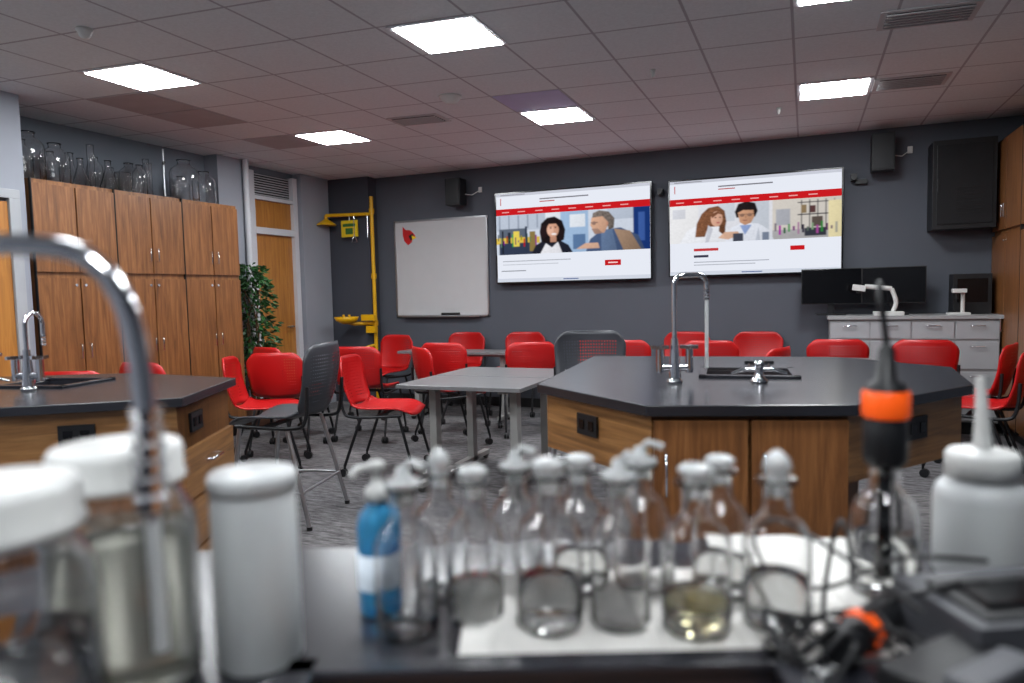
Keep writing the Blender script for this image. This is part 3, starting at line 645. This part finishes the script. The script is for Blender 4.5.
# foreground faucet
b=B();ax,ay=-.636,.331;dx,dy=.923,.384
P=[(0,.0),(0,.3),(.004,.36),(.02,.39),(.05,.403),(.09,.404),(.13,.395),(.157,.365),(.168,.32),(.172,.262)]
b.lathe([(0,0),(.03,0),(.03,.012),(.02,.02),(.017,.06),(0,.06)],(0,0,0),'chrome',20)
b.tube([(dx*u,dy*u,w) for u,w in P],.0085,'chrome',16,spline=True)
e=(dx*.172,dy*.172)
for k in range(6): b.cyl((e[0],e[1],.275-.014*k),(e[0],e[1],.263-.014*k),.0135,'chrome',r1=.010,n=16)
b.tube([(e[0],e[1],.20),(e[0]+.002,e[1],.08)],.006,'milky',12)
b.obj('gooseneck_faucet',(ax,ay,.911))
# ---------------------------------------------------------------- foreground objects
ZC=.9105
def lidjar(x,y,liqm,lvl,r=.065,h=.24):
    def ex(b):
        b.lathe([(0,h-.03),(.055,h-.03),(.058,h-.028),(.058,h-.024),(.056,h-.022),(.0565,h),(.053,h+.006),(0,h+.006)],(0,0,0),'whitepl',40)
    vessel('glass_storage_jar',[(0,0),(r*.93,0),(r,.01),(r,h-.075),(r*.96,h-.058),(r*.84,h-.045),(.051,h-.036),(.051,h-.008)],x,y,ZC,.003,(lvl,liqm),ex,36)
lidjar(-.538,.316,'water',.11,h=.226);lidjar(-.588,.455,'cloudy',.15,h=.222)
b=B();b.lathe([(0,0),(.038,0),(.041,.004),(.0405,.17),(.039,.172),(.0425,.174),(.0425,.186),(.04,.19),(0,.19)],(0,0,0),'milky',36);b.obj('white_plastic_container',(-.503,.535,ZC))
b=B();b.lathe([(0,0),(.022,0),(.024,.005),(.024,.1),(.02,.115),(.011,.122),(.011,.128),(0,.128)],(0,0,0),'blueliq',28)
b.lathe([(.0245,.03),(.0245,.07),(.0247,.07),(.0247,.03)],(0,0,0),'label',28)
b.lathe([(0,.128),(.013,.128),(.013,.142),(.006,.146),(.004,.162),(.009,.163),(.009,.172),(0,.174)],(0,0,0),'whitepl',20);b.tube([(0,0,.168),(-.012,-.02,.168),(-.016,-.026,.16)],.004,'whitepl',8)
b.obj('soap_pump_bottle',(-.448,.668,ZC))
c0=(-.145,.765);ang=.394
b=B();b.box((0,0,.002),(.44,.21,.004),'paper')
for k in range(22):
    b.box((-.21+k*.02,0,.005),(.008,.2,.003),'paper')
b.obj('drying_mat',(c0[0],c0[1],ZC),ang)
zb=ZC+.007
def rbottle(x,y,r,h,z,liq=None,st=0):
    pr=[(0,0),(r*.9,0),(r,.006),(r,h*.5),(r*.97,h*.56),(r*.8,h*.63),(r*.5,h*.69),(r*.42,h*.73),(r*.4,h*.78),(r*.4,h*.86),(r*.58,h*.88),(r*.58,h*.905)]
    def ex(b):
        if st==0: b.lathe([(0,h*.8),(r*.29,h*.8),(r*.33,h*.9),(r*.25,h*.92),(r*.5,h*.95),(r*.52,h*.98),(r*.35,h*1.0),(0,h*1.01)],(0,0,0),'frost',24)
        elif st==1: b.lathe([(0,h*.8),(r*.29,h*.8),(r*.33,h*.9),(r*.25,h*.93),(r*.45,h*.97),(r*.36,h*1.03),(r*.1,h*1.08),(0,h*1.08)],(0,0,0),'frost',24)
        else:
            b.lathe([(0,h*.8),(r*.29,h*.8),(r*.33,h*.9),(r*.58,h*.905),(r*.58,h*.94),(r*.25,h*.95),(r*.2,h*1.02),(0,h*1.03)],(0,0,0),'frost',24);b.tube([(0,0,h*1.0),(r*.3,0,h*1.06),(r*.8,0,h*1.03)],.004,'frost',8)
    vessel('reagent_bottle',pr,x,y,z,.0022,liq,ex)
rbottle(-.392,.634,.0335,.175,ZC,None,2)
rbottle(-.338,.690,.032,.17,ZC,(.04,'water'),0)
rbottle(-.249,.688,.0355,.178,zb,(.05,'water'),0)
rbottle(-.180,.716,.032,.172,zb,None,2)
rbottle(-.103,.732,.036,.172,zb,(.035,'amber'),0)
rbottle(-.026,.772,.0345,.170,zb,(.05,'water'),1)
rbottle(-.400,.728,.032,.165,ZC,None,1)
rbottle(-.322,.775,.033,.165,ZC,None,2)
rbottle(-.246,.787,.033,.16,zb,(.04,'water'),0)
rbottle(-.178,.812,.034,.165,zb,None,2)
rbottle(-.09,.83,.033,.16,zb,(.04,'water'),0)
b=B();b.box((0,0,.001),(.2,.26,.002),'paper');b.obj('paper_sheet',(-.0,.93,ZC),.3)
vessel('probe_bottle',[(0,0),(.034,0),(.037,.006),(.037,.09),(.034,.105),(.022,.12),(.017,.125),(.017,.15),(.02,.152)],.086,.907,ZC,.0022,(.07,'water'))
b=B();b.cyl((0,0,.02),(0,0,.15),.007,'blackg');b.lathe([(0,.15),(.012,.148),(.02,.152),(.024,.158),(.024,.2),(.022,.204),(.0225,.206),(.0225,.24),(.02,.246),(.012,.25),(.009,.285),(.004,.292),(0,.292)],(0,0,0),'black',24)
b.lathe([(.0235,.207),(.0255,.21),(.0255,.235),(.0235,.238)],(0,0,0),'orange',28)
b.tube([(0,0,.285),(-.004,0,.32),(-.008,.004,.345),(-.006,.02,.36),(.0,.045,.33),(.01,.06,.25),(.02,.065,.12),(.03,.06,.03),(.05,.02,.006),(.08,-.03,.006)],.0032,'black',8,spline=True)
b.obj('sensor_probe',(.086,.907,ZC))
b=B();b.lathe([(0,0),(.048,0),(.052,.006),(.052,.098),(.049,.11),(.042,.117),(.034,.12),(.034,.126),(0,.126)],(0,0,0),'milky',32)
b.lathe([(0,.124),(.04,.124),(.04,.15),(.036,.155),(.014,.159),(0,.16)],(0,0,0),'whitepl',32)
b.tube([(0,0,.15),(-.001,0,.18),(-.002,0,.21),(-.004,-.0,.245)],(.011,.005),'whitepl',12,spline=True)
b.obj('wash_bottle',(.20,1.0,ZC))
b=B();b.box((0,0,.03),(.2,.12,.06),'metalg');b.box((0,-.01,.062),(.17,.08,.006),'black',rx=.05);b.box((-.03,-.01,.067),(.08,.05,.003),'blackg')
for k in range(4): b.cyl((.035+.016*k,-.02,.064),(.035+.016*k,-.02,.071),.006,'grayp',n=12)
b.obj('ph_meter',(.20,.80,ZC),.5,.008)
b=B();b.box((0,0,.022),(.12,.08,.044),'black');b.box((0,-.02,.047),(.09,.03,.008),'metalg');b.obj('sensor_interface_box',(.125,.665,ZC),.9,.008)
b=B();b.tube([(-.07,0,.022),(.04,0,.022),(.07,0,.022)],.018,'black',18);b.cyl((-.03,0,.022),(-.018,0,.022),.0205,'orange',n=24);b.tube([(.07,0,.022),(.1,0,.015)],(.012,.005),'black',12)
b.obj('sensor_handle',(.062,.765,ZC),1.1)
b=B()
rn=random.Random(8)
for k in range(6):
    pts=[];x,y=.05+rn.uniform(-.03,.06),.69+rn.uniform(-.03,.03)
    for i in range(9):
        a=i*.75+k;pts.append((x+.05*math.cos(a)-.006*i,y+.035*math.sin(a)+.002*i,.006+.035*abs(math.sin(i*1.1+k))))
    b.tube(pts,.0024,'black',7,spline=True)
b.tube([(.05,.8,.05),(.04,.84,.1),(.03,.86,.07),(.02,.82,.01),(.03,.76,.02),(.08,.74,.06),(.14,.78,.07)],.0028,'black',7,spline=True)
b.tube([(.1,.72,.06),(.03,.77,.09),(-.03,.83,.1),(-.06,.87,.06),(-.03,.87,.01),(.03,.83,.03),(.09,.8,.08),(.17,.82,.08)],.0026,'black',7,spline=True)
b.obj('cable_tangle',(0,0,ZC))
# ---------------------------------------------------------------- instructor desk
b=B();b.box((.83,7.0,.985),(1.3,.46,.03),'deskg');b.box((.83,7.01,.54),(1.26,.42,.86),'deskg');b.box((.83,7.03,.05),(1.2,.36,.1),'black')
for k in range(4):
    x=.2+.315*k+.157
    for j,(z0,z1) in enumerate(((.8,.955),(.55,.785),(.12,.535))):
        b.box((x,6.795,(z0+z1)/2),(.3,.014,z1-z0-.01),'grayp');b.tube([(x-.05,6.788,z1-.04),(x-.05,6.765,z1-.04),(x+.05,6.765,z1-.04),(x+.05,6.788,z1-.04)],.005,'chrome',6)
b.obj('instructor_desk',bevel=.003)
def monitor(x,w,h,rz):
    b=B();b.box((0,0,.1+h/2),(w,.02,h),'black');b.box((0,-.0105,.1+h/2),(w-.012,.002,h-.012),'blackg');b.box((0,.02,.12),(.05,.02,.22),'blackm');b.box((0,.02,.006),(.24,.16,.012),'blackm');b.obj('desktop_monitor',(x,7.04,1.0),rz,.003)
monitor(.215,.5,.32,.06);monitor(.715,.5,.32,-.08)
b=B();b.box((0,0,.17),(.28,.2,.34),'black');b.box((0,-.102,.2),(.22,.004,.2),'blackg');b.obj('computer_tower',(1.3,7.1,1.0),0,.01)
def doccam(x,y,s=1):
    b=B();b.box((0,0,.015*s),(.2*s,.12*s,.03*s),'whitepl');b.tube([(.03*s,0,.03*s),(.05*s,0,.1*s),(.02*s,0,.2*s)],.016*s,'whitepl',12,spline=True);b.tube([(.02*s,0,.2*s),(-.16*s,-.02,.22*s)],.018*s,'whitepl',12);b.box((-.2*s,-.02,.21*s),(.09*s,.06*s,.045*s),'whitepl',ry=.15);b.cyl((-.2*s,-.02,.19*s),(-.2*s,-.02,.17*s),.018*s,'black');b.obj('document_camera',(x,y,1.0),0,.004)
doccam(.66,6.86,1.15)
b=B();b.box((0,0,.01),(.16,.12,.02),'whitepl');b.cyl((.03,0,.02),(.03,0,.2),.016,'whitepl');b.box((.0,-.02,.2),(.1,.08,.035),'whitepl');b.cyl((-.02,-.03,.185),(-.02,-.03,.13),.015,'black');b.obj('small_document_camera',(1.18,6.88,1.0),0,.004)  # second, smaller document camera on the desk
# ---------------------------------------------------------------- camera
yaw,pitch,roll=.394,.069,-.023
F=Vector((-math.sin(yaw)*math.cos(pitch),math.cos(yaw)*math.cos(pitch),-math.sin(pitch)));R=Vector((math.cos(yaw),math.sin(yaw),0));U=R.cross(F)
R2=R*math.cos(roll)+U*math.sin(roll);U2=-R*math.sin(roll)+U*math.cos(roll)
cd=bpy.data.cameras.new('camera');co=bpy.data.objects.new('camera',cd);COL.objects.link(co);SC.camera=co
mm=Matrix((R2,U2,-F)).transposed().to_4x4();mm.translation=Vector((0,0,1.27));co.matrix_world=mm
cd.lens=36*707/1024;cd.sensor_width=36;cd.clip_start=.02
cd.dof.use_dof=True;cd.dof.focus_distance=5.2;cd.dof.aperture_fstop=2.3
w=bpy.data.worlds.new('world');SC.world=w;w.use_nodes=True;w.node_tree.nodes['Background'].inputs[0].default_value=(.5,.55,.65,1);w.node_tree.nodes['Background'].inputs[1].default_value=.1
